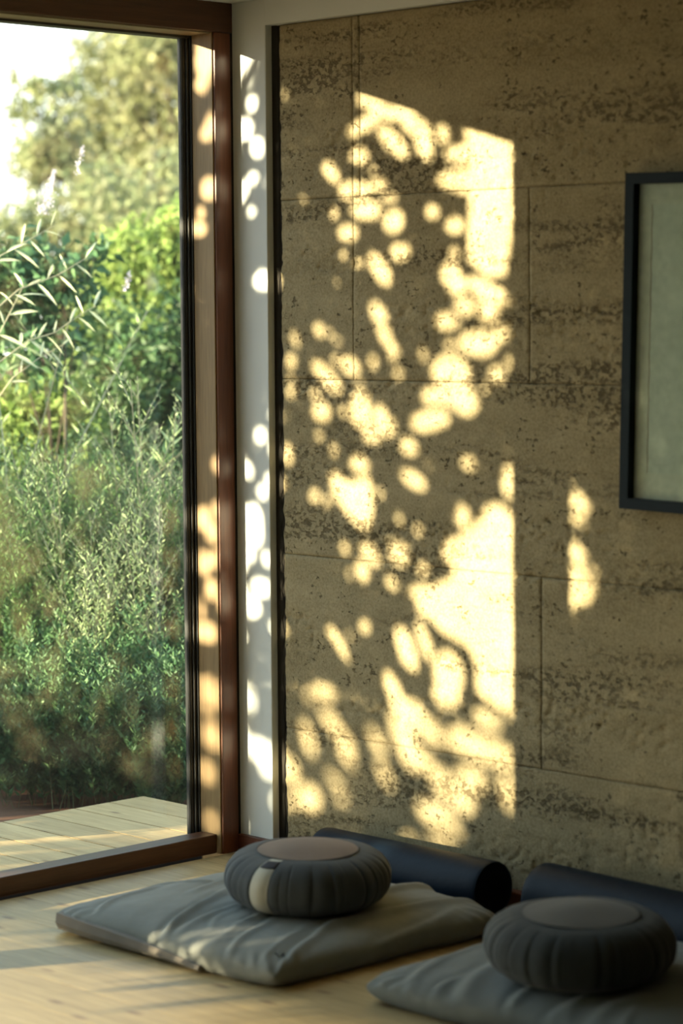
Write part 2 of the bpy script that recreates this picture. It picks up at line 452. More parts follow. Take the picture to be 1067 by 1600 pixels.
MB().box(GX-0.0125, GX-0.0065, -2.09, -0.078, 0.030, HZ-0.006).build('pane', M['glass'], w1)
MB().box(-0.082, 0.0, -2.20, -2.094, 0.0, HZ, 0.002).build('post', M['redwood'], w1)
MB().box(-0.127, -0.083, -2.19, -2.10, 0.0, HZ-0.003).build('post_gasket', M['gasket'], w1)
w2 = tag(empty('window_2'), kind='structure')
sill(w2, -4.30, -2.201)
MB().box(GX-0.012, GX-0.006, -4.29, -2.19, 0.030, HZ-0.006).build('pane', M['glass'], w2)
MB().box(-0.082, 0.0, -4.30, -4.24, 0.0, HZ-0.001, 0.002).build('side_jamb', M['redwood'], w2)

# outside deck and ground
dk = tag(MB().box(-0.83, -0.135, -4.6, 0.36, -0.16, -0.052).build('deck', M['dark']), kind='structure')
y = 0.372
while y > -4.5:
    MB().box(-0.845+0.006*random.random(), -0.134, y-0.1275, y-0.0025, -0.050, -0.020, 0.0004).build('deck_plank', M['deck'], dk)
    y -= 0.130
gx = np.linspace(-60, -0.85, 60); gy = np.linspace(-40, 60, 90)
gx = -0.85-(np.linspace(0, 1, 60)**2.2)*60
X, Y = np.meshgrid(gx, gy); Z = -0.14+0.05*(fbm(X*1.3, Y*1.3, 5)-0.45)+np.clip(-X-14, 0, 40)*0.006
a = (np.arange(89)[:, None]*60+np.arange(59)[None, :]).ravel()
tag(obj('ground', np.stack([X, Y, Z], -1).reshape(-1, 3), np.stack([a, a+60, a+61, a+1], -1), M['soil'], smooth=True), kind='structure')
tag(MB().box(-0.87, -0.13, -40, 60, -0.25, -0.165).build('ground_strip', M['soil']), kind='structure')

# ------------------------------------------------------------------ zabutons
def P7(px, py): p = on_z(px, py, 0.072); return (p[0], p[1])
def zabuton(name, cx, cy, hw, hd, rz, T, folds, mat, seed):
    root = empty(name, (cx, cy, 0.0), rz)
    n = 150
    s = np.linspace(-1, 1, n)
    s = np.sin(s*PI/2*0.98)/math.sin(PI/2*0.98)
    U, Vv = np.meshgrid(s, s)
    pr = np.clip(1-np.abs(U)**7, 0, 1)**0.42*np.clip(1-np.abs(Vv)**7, 0, 1)**0.42
    edge = 1+0.012*np.sin(Vv*7+seed)+0.01*(fbm(Vv*3+9, U*0+seed, seed)-0.5)*2
    edge2 = 1+0.012*np.sin(U*6+seed*2)+0.01*(fbm(U*3+3, Vv*0+seed, seed+5)-0.5)*2
    # slightly drawn-in sides, pulled-out corners
    X = hw*U*edge*(1-0.035*(1-Vv**2)*np.abs(U)**2); Y = hd*Vv*edge2*(1-0.035*(1-U**2)*np.abs(Vv)**2)
    rr = np.clip(np.abs(U)**6*np.abs(Vv)**6, 0, 1); X *= 1-0.05*rr; Y *= 1-0.05*rr
    c, sn = math.cos(rz), math.sin(rz)
    WX = cx+X*c-Y*sn; WY = cy+X*sn+Y*c
    wr = 0.010*(fbm(WX*5, WY*5, seed, 3)-0.45)
    wr += 0.0035*(fbm(WX*24+WY*9, WY*13-WX*6, seed+2, 3)-0.45)
    rg = 1-np.abs(2*vnoise(WX*6.5+WY*2.5, WY*3.5-WX*1.5, seed+4)-1); wr += 0.0045*np.clip(rg-0.78, 0, 1)/0.22*vnoise(WX*4, WY*4, seed+9)
    ed = np.maximum(np.abs(U), np.abs(Vv))
    for (x0, y0, x1, y1, amp, wd) in folds:
        wd = wd*0.72
        dx, dy = x1-x0, y1-y0; L = math.hypot(dx, dy)
        t = ((WX-x0)*dx+(WY-y0)*dy)/L/L; d = ((WX-x0)*-dy+(WY-y0)*dx)/L
        d = d+0.012*np.sin(t*5+seed)
        win = np.clip(t*4+0.4, 0, 1)*np.clip((1-t)*4+0.4, 0, 1)
        wr += win*(amp*np.exp(-(d/wd)**2)-amp*0.55*np.exp(-((d-1.5*wd)/(wd*0.8))**2))
    zt = T*0.42+T*0.58*pr+wr*np.clip(pr*1.5, 0, 1)+0.012*(1-U**2)*(1-Vv**2)
    zb = T*0.42-T*0.42*np.clip(pr*1.6, 0, 1)
    # little radial puckers at the sewn corners
    ang = np.arctan2(Vv, U); zt += 0.0025*np.sin(ang*90)*np.clip((ed-0.8)*5, 0, 1)*np.clip(rr*6, 0, 1)
    m = n*n
    top = np.stack([X, Y, zt], -1).reshape(-1, 3); bot = np.stack([X, Y, np.minimum(zb, zt-0.0005)], -1).reshape(-1, 3)
    bot[:, 2] = np.maximum(bot[:, 2], 0.001)
    a = (np.arange(n-1)[:, None]*n+np.arange(n-1)[None, :]).ravel()
    Ft = np.stack([a, a+1, a+n+1, a+n], -1); Fb = np.stack([a+m, a+n+m, a+n+1+m, a+1+m], -1)
    rim = np.concatenate([np.arange(n), n*np.arange(1, n)+n-1, n*(n-1)+np.arange(n-2, -1, -1), n*np.arange(n-2, 0, -1)])
    r2 = np.roll(rim, -1)
    Fs = np.stack([rim, rim+m, r2+m, r2], -1)
    obj('cover', np.concatenate([top, bot]), np.concatenate([Ft, Fb, Fs]), mat, root, smooth=True)
    def ztop(px, py):   # world point to height
        i = np.argmin((WX-px)**2+(WY-py)**2); return zt.ravel()[i]
    return root, ztop

def seg(p, q, amp, wd): a = P7(*p); b = P7(*q); return (*a, *b, amp, wd)
f1 = [seg((235, 1470), (345, 1398), 0.010, 0.016), seg((280, 1450), (520, 1385), 0.008, 0.020),
      seg((380, 1445), (560, 1412), 0.012, 0.016), seg((300, 1400), (420, 1362), 0.006, 0.018),
      seg((520, 1425), (700, 1375), 0.012, 0.022), seg((500, 1455), (760, 1395), 0.008, 0.025),
      seg((350, 1490), (420, 1440), 0.005, 0.014), seg((420, 1520), (520, 1440), 0.006, 0.016),
      seg((150, 1420), (240, 1385), 0.005, 0.014), seg((560, 1480), (700, 1420), 0.006, 0.020),
      seg((225, 1385), (330, 1378), 0.005, 0.012), seg((330, 1450), (380, 1420), 0.004, 0.01)]
z1, zh1 = zabuton('floor_cushion', 0.705, -0.525, 0.385, 0.365, math.radians(-1.0), 0.074, f1, M['cover'], 3)
tag(z1, 'slate linen floor mat cushion nearer the window, under the round cushion with the cream pleat', 'cushion')
# folded closure flap along the front edge of the first mat
fp = [(0.36, 0.048), (0.45, 0.045), (0.55, 0.040), (0.66, 0.032), (0.76, 0.026), (0.86, 0.018)]
mb = MB(); vs = []; fs = []
for k, (x, z) in enumerate(fp):
    y = -0.525-0.352-0.006-0.004*math.sin(k*1.3)
    vs += [(x-0.705, y+0.525-0.006, z), (x-0.705, y+0.525-0.010, z*0.55), (x-0.705, y+0.525-0.001, max(0.003, z*0.2)), (x-0.705, y+0.525+0.02, max(0.002, z*0.2)), (x-0.705, y+0.525+0.02, z)]
for k in range(len(fp)-1):
    for j in range(5):
        fs.append((k*5+j, k*5+(j+1) % 5, (k+1)*5+(j+1) % 5, (k+1)*5+j))
fs.append((0, 1, 2, 3, 4)); fs.append(tuple(range(len(vs)-5, len(vs)))[::-1])
obj('closure_flap', vs, fs, M['flap'], z1, smooth=False)
tp = on_z(443, 1482, 0.074); th = zh1(tp[0], tp[1])
mb = MB()
for k in range(5):
    a = k*1.26; mb.tube([(tp[0]-0.705, tp[1]+0.525, th-0.002), (tp[0]-0.705+0.010*math.cos(a), tp[1]+0.525+0.010*math.sin(a), th+0.005)], 0.0016, 5)
mb.build('tuft', M['label'], z1)
z1['label'] = z1['label']

f2 = [seg((600, 1545), (760, 1470), 0.007, 0.022), seg((690, 1570), (800, 1500), 0.010, 0.020),
      seg((740, 1600), (860, 1535), 0.008, 0.018), seg((800, 1600), (940, 1560), 0.008, 0.016),
      seg((640, 1560), (720, 1525), 0.005, 0.014), seg((900, 1600), (1010, 1562), 0.007, 0.018)]
f2 = [(*q[:4], q[4]*0.6, q[5]*(1.0+0.5*(i % 2))) for i, q in enumerate(f2)]
z2, zh2 = zabuton('floor_cushion', 1.615, -0.445, 0.385, 0.355, math.radians(3.0), 0.072, f2, M['cover2'], 8)
tag(z2, 'bluish slate floor mat cushion at the right, under the all-grey round cushion', 'cushion')

# ------------------------------------------------------------------ zafus (round pleated cushions)
def zafu(cx, cy, z0, R, H, rt_, seed, top_mat, side_mat, band_phi=None, tilt=(0, 0)):
    root = empty('round_cushion', (cx, cy, z0)); root.rotation_euler = (tilt[0], tilt[1], 0)
    r_ = random.Random(seed)
    npl = 27
    w = np.array([0.7+0.6*r_.random() for _ in range(npl)]); edges = np.concatenate([[0], np.cumsum(w)/w.sum()])*2*PI
    dep = np.array([0.6+0.8*r_.random() for _ in range(npl+1)]); dep[-1] = dep[0]
    skew = np.array([r_.uniform(-0.03, 0.03) for _ in range(npl+1)]); skew[-1] = skew[0]
    def surf(phi, t, off=0.0):
        phi = np.mod(phi, 2*PI)
        k = np.clip(np.searchsorted(edges, phi, side='right')-1, 0, npl-1)
        u = (phi-edges[k])/(edges[k+1]-edges[k])
        prof = np.sin(PI*np.clip(t, 0, 1))**0.62
        r = rt_+(R-rt_)*prof
        z = H*(0.5-0.5*np.cos(PI*t)); z = 0.55*z+0.45*H*t
        bul = (4*u*(1-u))**0.27
        d = (dep[k]*(1-u)+dep[k+1]*u)
        a = 0.0095*d*(0.6+0.4*(1-prof))*np.clip(t*6, 0, 1)*np.clip((1-t)*7, 0, 1)
        crease = 0.0013*np.sin(u*PI*2+k*2.3)*np.sin(PI*t)-0.0012*np.exp(-((u-0.35-0.3*vhash(k, k*0+3, seed))/0.06)**2)*np.sin(PI*t)*(k%3==1)
        r = r-a*(1-bul)+crease+off
        ph = phi+(skew[k]*(1-u)+skew[k+1]*u)*(t-0.5)*1.6
        return np.stack([r*np.cos(ph), r*np.sin(ph), z + (0.0015*np.sin(3*ph+seed))*t], -1)
    nphi, nt_ = 540, 30
    ph = np.linspace(0, 2*PI, nphi, endpoint=False); t = np.linspace(0, 1, nt_)
    PH, T = np.meshgrid(ph, t); V = surf(PH, T).reshape(-1, 3)
    i = np.arange(nt_-1)[:, None]; j = np.arange(nphi)[None, :]; j2 = (j+1) % nphi
    Fq = np.stack([i*nphi+j, i*nphi+j2, (i+1)*nphi+j2, (i+1)*nphi+j], -1).reshape(-1, 4)
    obj('pleated_side', V, Fq, side_mat, root, smooth=True)
    for nm, zz, sg in (('top_panel', H, 1), ('bottom_panel', 0.0, -1)):
        rr = np.linspace(0, 1, 14)*(rt_+0.003); q = np.linspace(0, 2*PI, 96, endpoint=False)
        A, B = np.meshgrid(q, rr); x = B*np.cos(A); y = B*np.sin(A)
        hh = (0.013*(1-(B/rt_)**2.0)+0.004*(vnoise(x*14+5, y*14+5, seed)-0.5)*(1-(B/rt_)**4)) if sg > 0 else 0*B
        Vp = np.stack([x, y, zz+hh+(0.001 if sg > 0 else 0.0005)], -1).reshape(-1, 3)
        i = np.arange(13)[:, None]; j = np.arange(96)[None, :]; j2 = (j+1) % 96
        f = np.stack([i*96+j, (i+1)*96+j, (i+1)*96+j2, i*96+j2], -1).reshape(-1, 4)
        if sg < 0: f = f[:, ::-1].copy()
        obj(nm, Vp, f, top_mat, root, smooth=True)
    # piped seam around the top panel
    pts = [((rt_+0.002)*math.cos(a), (rt_+0.002)*math.sin(a), H+0.001) for a in np.linspace(0, 2*PI, 97)]
    MB().tube(pts, 0.0008, 5).build('seam', side_mat, root, True)
    if band_phi is not None:
        k = int(np.searchsorted(edges, band_phi % (2*PI))-1)
        p0, p1 = edges[k]+0.015, edges[k+1]-0.015
        if p1-p0 < 0.25: p1 = p0+0.25
        ph = np.linspace(p0, p1, 24); t = np.linspace(0.02, 0.995, 26)
        PH, T = np.meshgrid(ph, t)
        Vo = surf(PH, T, 0.0022).reshape(-1, 3); Vi = surf(PH, T, -0.001).reshape(-1, 3)
        a = (np.arange(25)[:, None]*24+np.arange(23)[None, :]).ravel(); n0 = len(Vo)
        Fo = np.stack([a, a+1, a+25, a+24], -1); Fi = np.stack([a, a+24, a+25, a+1], -1)+n0
        rim = np.concatenate([np.arange(24), 24*np.arange(1, 26)+23, 24*25+np.arange(22, -1, -1), 24*np.arange(24, 0, -1)])
        r2 = np.roll(rim, -1); Fs = np.stack([r2, rim, rim+n0, r2+n0], -1)
        bd = tag(obj('cream_panel', np.concatenate([Vo, Vi]), np.concatenate([Fo, Fi, Fs]), M['cream'], root, smooth=True), 'cream fabric pleat with a black woven tag')
        pm = (p0+p1)/2; ph = np.linspace(pm-0.11, pm+0.13, 8); t = np.linspace(0.86, 0.975, 6)
        PH, T = np.meshgrid(ph, t); Vo = surf(PH, T, 0.0042).reshape(-1, 3); Vi = surf(PH, T, 0.002).reshape(-1, 3)
        a = (np.arange(5)[:, None]*8+np.arange(7)[None, :]).ravel(); n0 = len(Vo)
        Fo = np.stack([a, a+1, a+9, a+8], -1); Fi = np.stack([a, a+8, a+9, a+1], -1)+n0
        rim = np.concatenate([np.arange(8), 8*np.arange(1, 6)+7, 8*5+np.arange(6, -1, -1), 8*np.arange(4, 0, -1)])
        r2 = np.roll(rim, -1); Fs = np.stack([r2, rim, rim+n0, r2+n0], -1)
        tg = obj('woven_tag', np.concatenate([Vo, Vi]), np.concatenate([Fo, Fi, Fs]), M['label'], bd)
        mbk = MB()
        for ta, a0, a1 in ((0.965, -0.05, 0.06), (0.945, -0.03, 0.05), (0.925, -0.05, 0.04)):
            q = [surf(np.array(pm+s_), np.array(ta), 0.0046) for s_ in np.linspace(a0, a1, 5)]
            mbk.tube(q, 0.0007, 4)
        mbk.build('tag_emblem', M['labelink'], bd)
    return root
zb1 = zafu(0.800, -0.520, 0.083, 0.188, 0.122, 0.112, 4, M['ztop'], M['zside'], band_phi=math.radians(-84), tilt=(0.015, 0.02))
tag(zb1, 'round pleated cushion with top tinted as warm bounced light and one cream pleat with black tag', 'cushion')
zb2 = zafu(1.632, -0.565, 0.083, 0.192, 0.124, 0.115, 9, M['ztop2'], M['zside2'], tilt=(0.02, 0.03))
tag(zb2, 'dark grey round pleated cushion on the right-hand floor mat', 'cushion')

# ------------------------------------------------------------------ bolsters
def bolster(p0, p1, R, label):
    p0 = Vector(p0); p1 = Vector(p1); L = (p1-p0).length
    root = empty('bolster', p0[:], math.atan2(p1.y-p0.y, p1.x-p0.x))
    n = 64
    prof = [(0.0, R*0.955), (0.002, R*0.985), (0.007, R)]+[(x, R) for x in np.linspace(0.03, L-0.03, 24)]+[(L-0.007, R), (L-0.002, R*0.985), (L, R*0.955)]
    vs = []; fs = []
    for k, (x, r) in enumerate(prof):
        for j in range(n):
            a = 2*PI*j/n; rr = r*(1+0.004*math.sin(3*a+x*9)+0.002*math.sin(x*40+a*5))
            vs.append((x, rr*math.cos(a), R+rr*math.sin(a)))
    for k in range(len(prof)-1):
        for j in range(n): fs.append((k*n+j, (k+1)*n+j, (k+1)*n+(j+1) % n, k*n+(j+1) % n))
    obj('cover', vs, fs, M['navy'], root, True)
    for xx, sg in ((0.001, -1), (L-0.001, 1)):
        vs = [(xx-sg*0.004, 0, R)]; fs = []
        rs = (0.35, 0.7, 0.9, 0.958)
        for ri, q in enumerate(rs):
            for j in range(n):
                a = 2*PI*j/n; vs.append((xx-sg*0.004*(1-q), R*q*math.cos(a), R+R*q*math.sin(a)))
        for j in range(n): fs.append((0, 1+j, 1+(j+1) % n))
        for ri in range(3):
            for j in range(n): fs.append((1+ri*n+j, 1+(ri+1)*n+j, 1+(ri+1)*n+(j+1) % n, 1+ri*n+(j+1) % n))
        obj('end_panel', vs, fs, M['navyend'], root, True)
        MB().tube([(xx, R*0.965*math.cos(a), R+R*0.965*math.sin(a)) for a in np.linspace(0, 2*PI, 49)], 0.0018, 5).build('end_seam', M['navy'], root, True)
    tag(root, label, 'bolster'); return root
bolster((0.405, -0.085, 0.0), (0.968, -0.088, 0.0), 0.066, 'navy cylindrical bolster against the earth wall behind the window-side mat')
bolster((1.125, -0.090, 0.0), (1.73, -0.125, 0.0), 0.077, 'navy cylindrical bolster behind the right-hand mat, cut off by the photo edge')

# ------------------------------------------------------------------ picture
FX, FZ = 1.300, 1.70
pic = empty('framed_picture', (FX, -0.006, FZ)); pic.rotation_euler = (0, math.radians(1.35), 0)
tag(pic, 'pale framed artwork in a thin blue-black frame on the earth wall', 'picture')
PW, PH_ = 0.54, 0.737; fwid = 0.024
def mitre(x0, z0, x1, z1, w, y0, y1):
    vs = []; fs = []
    o = [(x0, z0), (x1, z0), (x1, z1), (x0, z1)]; q = [(x0+w, z0+w), (x1-w, z0+w), (x1-w, z1-w), (x0+w, z1-w)]
    return o, q
o4, q4 = mitre(0, -PH_, PW, 0, fwid, 0, 0)
for k in range(4):
    a, b_, c, d = o4[k], o4[(k+1) % 4], q4[(k+1) % 4], q4[k]
    vs = [(p[0], yy, p[1]) for yy in (-0.012, 0.024) for p in (a, b_, c, d)]
    obj('frame_rail', vs, [(0, 1, 2, 3), (7, 6, 5, 4), (0, 4, 5, 1), (1, 5, 6, 2), (2, 6, 7, 3), (3, 7, 4, 0)], M['frame'], pic)
MB().box(fwid-0.004, PW-fwid+0.004, 0.010, 0.020, -PH_+fwid-0.004, -fwid+0.004).build('mat_board', M['mat'], pic)
sx0, sx1, sz0, sz1 = 0.062, PW-0.062, -PH_+0.082, -0.068
sh = MB().box(sx0, sx1, 0.0080, 0.0098, sz0, sz1).build('paper_sheet', M['paper'], pic)
nn = 60; vs = []; fs = []
for k in range(nn+1):
    z = sz0+(sz1-sz0)*k/nn; wv = 0.0007*math.sin(k*0.9)+0.0006*math.sin(k*2.3)
    vs += [(sx0-0.0012+wv, 0.0074, z), (sx0+0.0008+wv, 0.0074, z), (sx0+0.0008+wv, 0.0098, z), (sx0-0.0012+wv, 0.0098, z)]
for k in range(nn):
    for j in range(4): fs.append((k*4+j, k*4+(j+1) % 4, (k+1)*4+(j+1) % 4, (k+1)*4+j))
obj('deckled_edge', vs, fs, M['edge'], sh)
MB().box(fwid-0.003, PW-fwid+0.003, 0.000, 0.002, -PH_+fwid-0.003, -fwid+0.003).build('glass', M['pglass'], pic)

# ------------------------------------------------------------------ the tree outside that dapples the wall
# openings of the crown, read along the sun's direction as points (x, z) of the wall plane y = 0
def wallpt(px, py, y):
    p = on_y(px, py, y); return p[0]-0.5*p[1], p[2]+0.15*p[1]
CELL = 0.003
GX0, GX1, GZ0, GZ1 = -0.90, 2.16, -0.14, 2.12
nx, nz = int((GX1-GX0)/CELL), int((GZ1-GZ0)/CELL)
gxs = GX0+(np.arange(nx)+0.5)*CELL; gzs = GZ0+(np.arange(nz)+0.5)*CELL
LIT = np.zeros((nz, nx), bool)
GXX, GZZ = np.meshgrid(gxs, gzs)
def ell(cx, cy, rx, ry, ang=0, dim=0, org=(0, 0), sc=1.0, y=YE, shrink=4.2):
    px, py = org[0]+cx/sc, org[1]+cy/sc
    x, z = wallpt(px, py, y)
    kx = 1/(645*0.715); kz = 1/648.0
    rx, ry = rx/sc, ry/sc
    sh_ = shrink*(1.35 if dim else 1.0)+(2.2 if max(rx, ry) < 17 and y != 0 and y != -0.071 else 0)
    lo = 2.0 if dim else 3.2
    a = max(rx-sh_, lo)*kx; b_ = max(ry-sh_, lo)*kz
    t = math.radians(ang)
    X = GXX-x; Z = -(GZZ-z)
    U = X*math.cos(t)+Z*math.sin(t); V_ = -X*math.sin(t)+Z*math.cos(t)
    LIT[(U/a)**2+(V_/b_)**2 < 1] = True
def poly(pts, org=(0, 0), sc=1.0, y=YE):
    P = [wallpt(org[0]+p[0]/sc, org[1]+p[1]/sc, y) for p in pts]
    ins = np.zeros_like(LIT)
    for k in range(len(P)):
        (x0, z0), (x1, z1) = P[k], P[(k+1) % len(P)]
        if z0 == z1: continue
        c = ((GZZ > z0) != (GZZ > z1)) & (GXX < (x1-x0)*(GZZ-z0)/(z1-z0)+x0)
        ins ^= c
    LIT[ins] = True
C = 2.808
B1 = [(10,140,25,30),(175,115,30,28,0,1),(50,350,30,22,0,1),(345,150,30,45),(400,175,70,35,15),(470,215,90,40,10),(360,265,90,36,-20),
 (560,250,80,50,40),(620,330,45,90,-15),(640,400,33,38),(480,335,85,46,35),(530,390,45,35),(335,405,50,45),(215,475,58,38,40),(400,465,38,30,0,1),
 (320,555,85,50),(420,530,50,33),(370,640,78,48),(490,690,55,58),(228,655,32,40),(290,740,55,42),(270,840,30,32),(520,825,58,46,0,1),(340,875,42,26),
 (430,900,75,50,45),(240,955,32,32,0,1),(100,590,45,22,0,1),(470,590,50,28,0,1),(660,650,42,42),(700,305,42,48,0,1),(760,710,50,48,0,1),
 (755,830,35,40),(740,920,50,60),(770,970,50,50),(900,985,100,38,20)]
for e in B1: ell(*(e if len(e) > 4 else (*e, 0)), **dict(org=(440, 100), sc=C))
poly([(800,240),(1050,310),(1075,375),(1075,740),(1000,760),(980,920),(900,930),(815,850),(822,740),(825,570),(705,540),(680,510),(705,475),(835,458),(845,440),(745,428),(710,400),(735,372),(815,360)], (440, 100), C)
B2 = [(765,15,48,38),(900,45,88,46,20),(805,110,48,42),(905,125,50,58),(725,175,58,40),(960,230,46,46,0,1),(425,140,50,38,40),(165,215,40,40),(215,225,28,33),
 (245,260,38,30,0,1),(60,255,45,33,60),(45,350,38,43),(40,430,30,30),(40,485,35,35),(25,600,28,35,0,1),(400,355,38,45,0,1),(455,240,62,34,45),(490,310,33,50,0,1),
 (235,345,35,40,0,1),(300,370,55,43,20),(200,420,88,46,35),(510,405,38,38,0,1),(345,450,40,30,0,1),(620,320,35,40,0,1),(150,495,45,33),(175,570,50,48),
 (270,570,35,38,0,1),(345,530,48,60),(350,590,58,58),(430,590,40,50),(465,640,45,48),(395,670,48,45),(165,680,35,35,0,1),(225,740,35,40,0,1),(25,760,30,55),
 (10,890,18,35),(560,725,48,42),(820,795,42,42),(580,870,68,38,20),(145,940,38,42),(640,815,33,24,0,1),(650,610,92,50,-10),(660,505,55,43),(740,400,88,83),
 (760,490,83,68),(810,540,60,50),(740,280,42,32),(865,270,92,58),(945,410,45,46),(895,470,35,38,0,1),(1000,360,35,38,0,1),(340,800,50,45),(430,930,35,40,0,1),
 (200,960,33,42,0,1),(995,760,32,25,0,1),(1000,880,38,75),(110,720,30,26,0,1),(300,690,26,30,0,1)]
for e in B2: ell(*(e if len(e) > 4 else (*e, 0)), **dict(org=(440, 440), sc=C))
poly([(210,845),(240,845),(295,890),(375,850),(395,900),(400,990),(392,1050),(370,1085),(335,1070),(275,1000),(230,930)], (440, 440), C)
B3 = [(795,135,36,58,-15),(600,195,35,38,0,1),(515,150,32,45,0,1),(280,270,35,40),(390,300,58,45,35),(355,370,36,55,-15),(300,385,32,35,0,1),(515,300,48,58,-15),
 (480,245,35,30,0,1),(618,365,38,40),(485,425,44,38,30),(230,310,35,22,0,1),(255,695,72,30,50),(215,640,40,33),(300,655,30,38,0,1),(365,615,35,42),(15,630,20,30),
 (185,895,62,36),(120,915,28,40),(545,710,85,58,60),(625,680,75,40,65),(730,820,72,105,-10),(495,910,85,50,60)]
for e in B3: ell(*(e if len(e) > 4 else (*e, 0)), **dict(org=(440, 760), sc=C))
poly([(905,90),(960,75),(1000,125),(1075,150),(1075,1020),(905,940),(860,890),(852,760),(805,690),(700,630),(665,590),(600,550),(600,500),(560,465),(600,440),(680,440),(755,400),(750,340),(705,300),(730,245),(805,205),(868,165)], (440, 760), C)
B4 = [(560,330,60,62,-30),(630,380,88,40,30),(540,440,105,60,60),(590,515,88,40,20),(420,450,58,30,50,1),(230,378,85,32,38),(285,480,35,66,-15),(305,550,20,28,0,1),
 (115,430,27,85,-20),(40,580,35,60),(120,690,58,56),(50,710,38,33,0,1),(260,690,43,28,0,1),(240,620,58,22,20,1),(340,640,30,20,0,1),(720,240,62,50),(940,262,92,32,20),
 (900,350,58,36,30),(800,440,76,50),(900,490,130,46,5),(1015,530,45,34),(830,610,68,44),(790,700,55,60,0,1),(990,660,28,88,-15),(700,620,50,50,0,1),(560,880,45,26),
 (700,900,68,26,25,1),(650,760,70,40,20,1),(740,815,52,30,30,1),(450,590,55,30,50,1),(700,720,40,40,0,1)]
for e in B4: ell(*(e if len(e) > 4 else (*e, 0)), **dict(org=(440, 1000), sc=C, shrink=2.5))
for e in [(480,300,60,60),(500,370,45,120),(545,320,50,45),(510,540,33,48,0,1),(485,670,32,60),(540,765,38,58,-15),(520,930,38,35,0,1),(480,980,20,50,0,1),(590,960,20,20,0,1),(510,1100,25,30,0,1),(570,1460,55,50)]:
    ell(*(e if len(e) > 4 else (*e, 0)), **dict(org=(240, 0), sc=3.333, y=0.0, shrink=2.5))
for e in [(520,765,38,48),(445,975,32,60),(580,1040,35,50),(535,1100,38,45,0,1),(595,840,20,45),(480,1260,58,90),(490,1340,50,90),(460,1460,30,60),(560,1500,35,40),(595,650,14,35,0,1)]:
    ell(*(e if len(e) > 4 else (*e, 0)), **dict(org=(270, 480), sc=3.81, y=0.0, shrink=2.5))
for e in [(515,160,45,60),(560,60,60,50,0,1),(625,270,25,35),(500,650,25,48,0,1),(540,900,55,50,0,1),(600,960,50,85),(640,1180,20,50,0,1)]:
    ell(*(e if len(e) > 4 else (*e, 0)), **dict(org=(240, 900), sc=3.333, y=0.0, shrink=2.5))
for e in [(255,310,60,110),(220,240,20,40),(250,440,60,50),(260,650,60,90),(275,980,50,65),(235,1110,30,40,0,1),(215,1190,60,45)]:
    ell(*(e if len(e) > 4 else (*e, 0)), **dict(org=(240, 0), sc=3.333, y=-0.071, shrink=2.5))
for e in [(245,930,30,50),(200,1100,22,30,0,1),(170,1260,60,80),(220,1340,50,70),(240,1200,30,50),(175,1520,50,80),(235,1500,35,60)]:
    ell(*(e if len(e) > 4 else (*e, 0)), **dict(org=(270, 480), sc=3.81, y=-0.071, shrink=2.5))
for e in [(290,70,45,60),(240,180,20,60),(260,290,75,58),(265,580,50,50),(320,620,25,50),(270,670,36,43),(290,830,50,68,-30),(265,1020,43,50),(290,1280,40,40,0,1)]:
    ell(*(e if len(e) > 4 else (*e, 0)), **dict(org=(240, 900), sc=3.333, y=-0.071, shrink=2.5))
poly([(868,728),(885,745),(905,770),(922,783),(932,800),(922,818),(904,824),(890,808),(868,788)])
poly([(868,818),(885,826),(900,850),(918,872),(930,892),(930,920),(918,940),(897,946),(886,958),(880,985),(868,965)])
ell(888, 300, 4, 5, 0, 1, shrink=2.6)
# light that slips under the crown and reaches the floor
LIT[(GXX > 1.06) & (GZZ > 0.5) & (vnoise(GXX*75, GZZ*75, 55) > 0.50)] = False      # leaves sprinkled through the opening that lights the far strip
LIT[(GZZ < -0.03) & (GXX > 0.30) & (GXX < 0.52)] = True
LIT[(GZZ < -0.035) & (GXX > 1.09) & (GXX < 1.36) & (vnoise(GXX*70, GZZ*70, 77) > 0.81)] = True
LIT[(GXX < -0.08) & ((GZZ > 0.30) | (vnoise(GXX*22+3, GZZ*22, 31) > 0.60))] = True      # left of the house the crown stays thin

MIS = ~LIT
uncovered = MIS.copy()
leaves = []
def try_leaf(ci, cj, L):
    wd = L*rng.uniform(0.34, 0.5); th = rng.uniform(0, PI)
    h = int(L/2/CELL)+2
    i0, i1 = max(0, ci-h), min(nz, ci+h+1); j0, j1 = max(0, cj-h), min(nx, cj+h+1)
    X = GXX[i0:i1, j0:j1]-gxs[cj]; Z = GZZ[i0:i1, j0:j1]-gzs[ci]
    U = (X*math.cos(th)+Z*math.sin(th))/(L/2); V_ = (-X*math.sin(th)+Z*math.cos(th))/(wd/2)
    ins = (np.abs(V_) < 0.93*(1-U**2)) & (np.abs(U) < 0.97)
    n_ = ins.sum()
    lit = (ins & LIT[i0:i1, j0:j1]).sum()
    if lit > 0.04*n_: return False
    uncovered[i0:i1, j0:j1] &= ~ins
    leaves.append((gxs[cj], gzs[ci], th, L, wd)); return True
for L, tries in ((0.100, 1800), (0.075, 3600), (0.052, 5600), (0.034, 7500), (0.021, 9500), (0.013, 11000)):
    for _ in range(2):
        idx = np.argwhere(uncovered)
        if len(idx) == 0: break
        sel = idx[rng.permutation(len(idx))[:tries//2]]
        for ci, cj in sel:
            if uncovered[ci, cj]: try_leaf(ci, cj, L*rng.uniform(0.85, 1.15))
la = np.array(leaves)
def crown_depth(X, Zc):
    """how far (in -y) the leaf hangs from the wall plane"""
    d1 = np.where(Zc > 1.45, 3.35, np.where(Zc < 0.46, 6.2, 3.95))+rng.uniform(-0.28, 0.28, X.shape); d2 = 2*X+1.25+rng.uniform(-0.25, 0.35, X.shape)
    return np.where(X < 1.035, d1, d2)
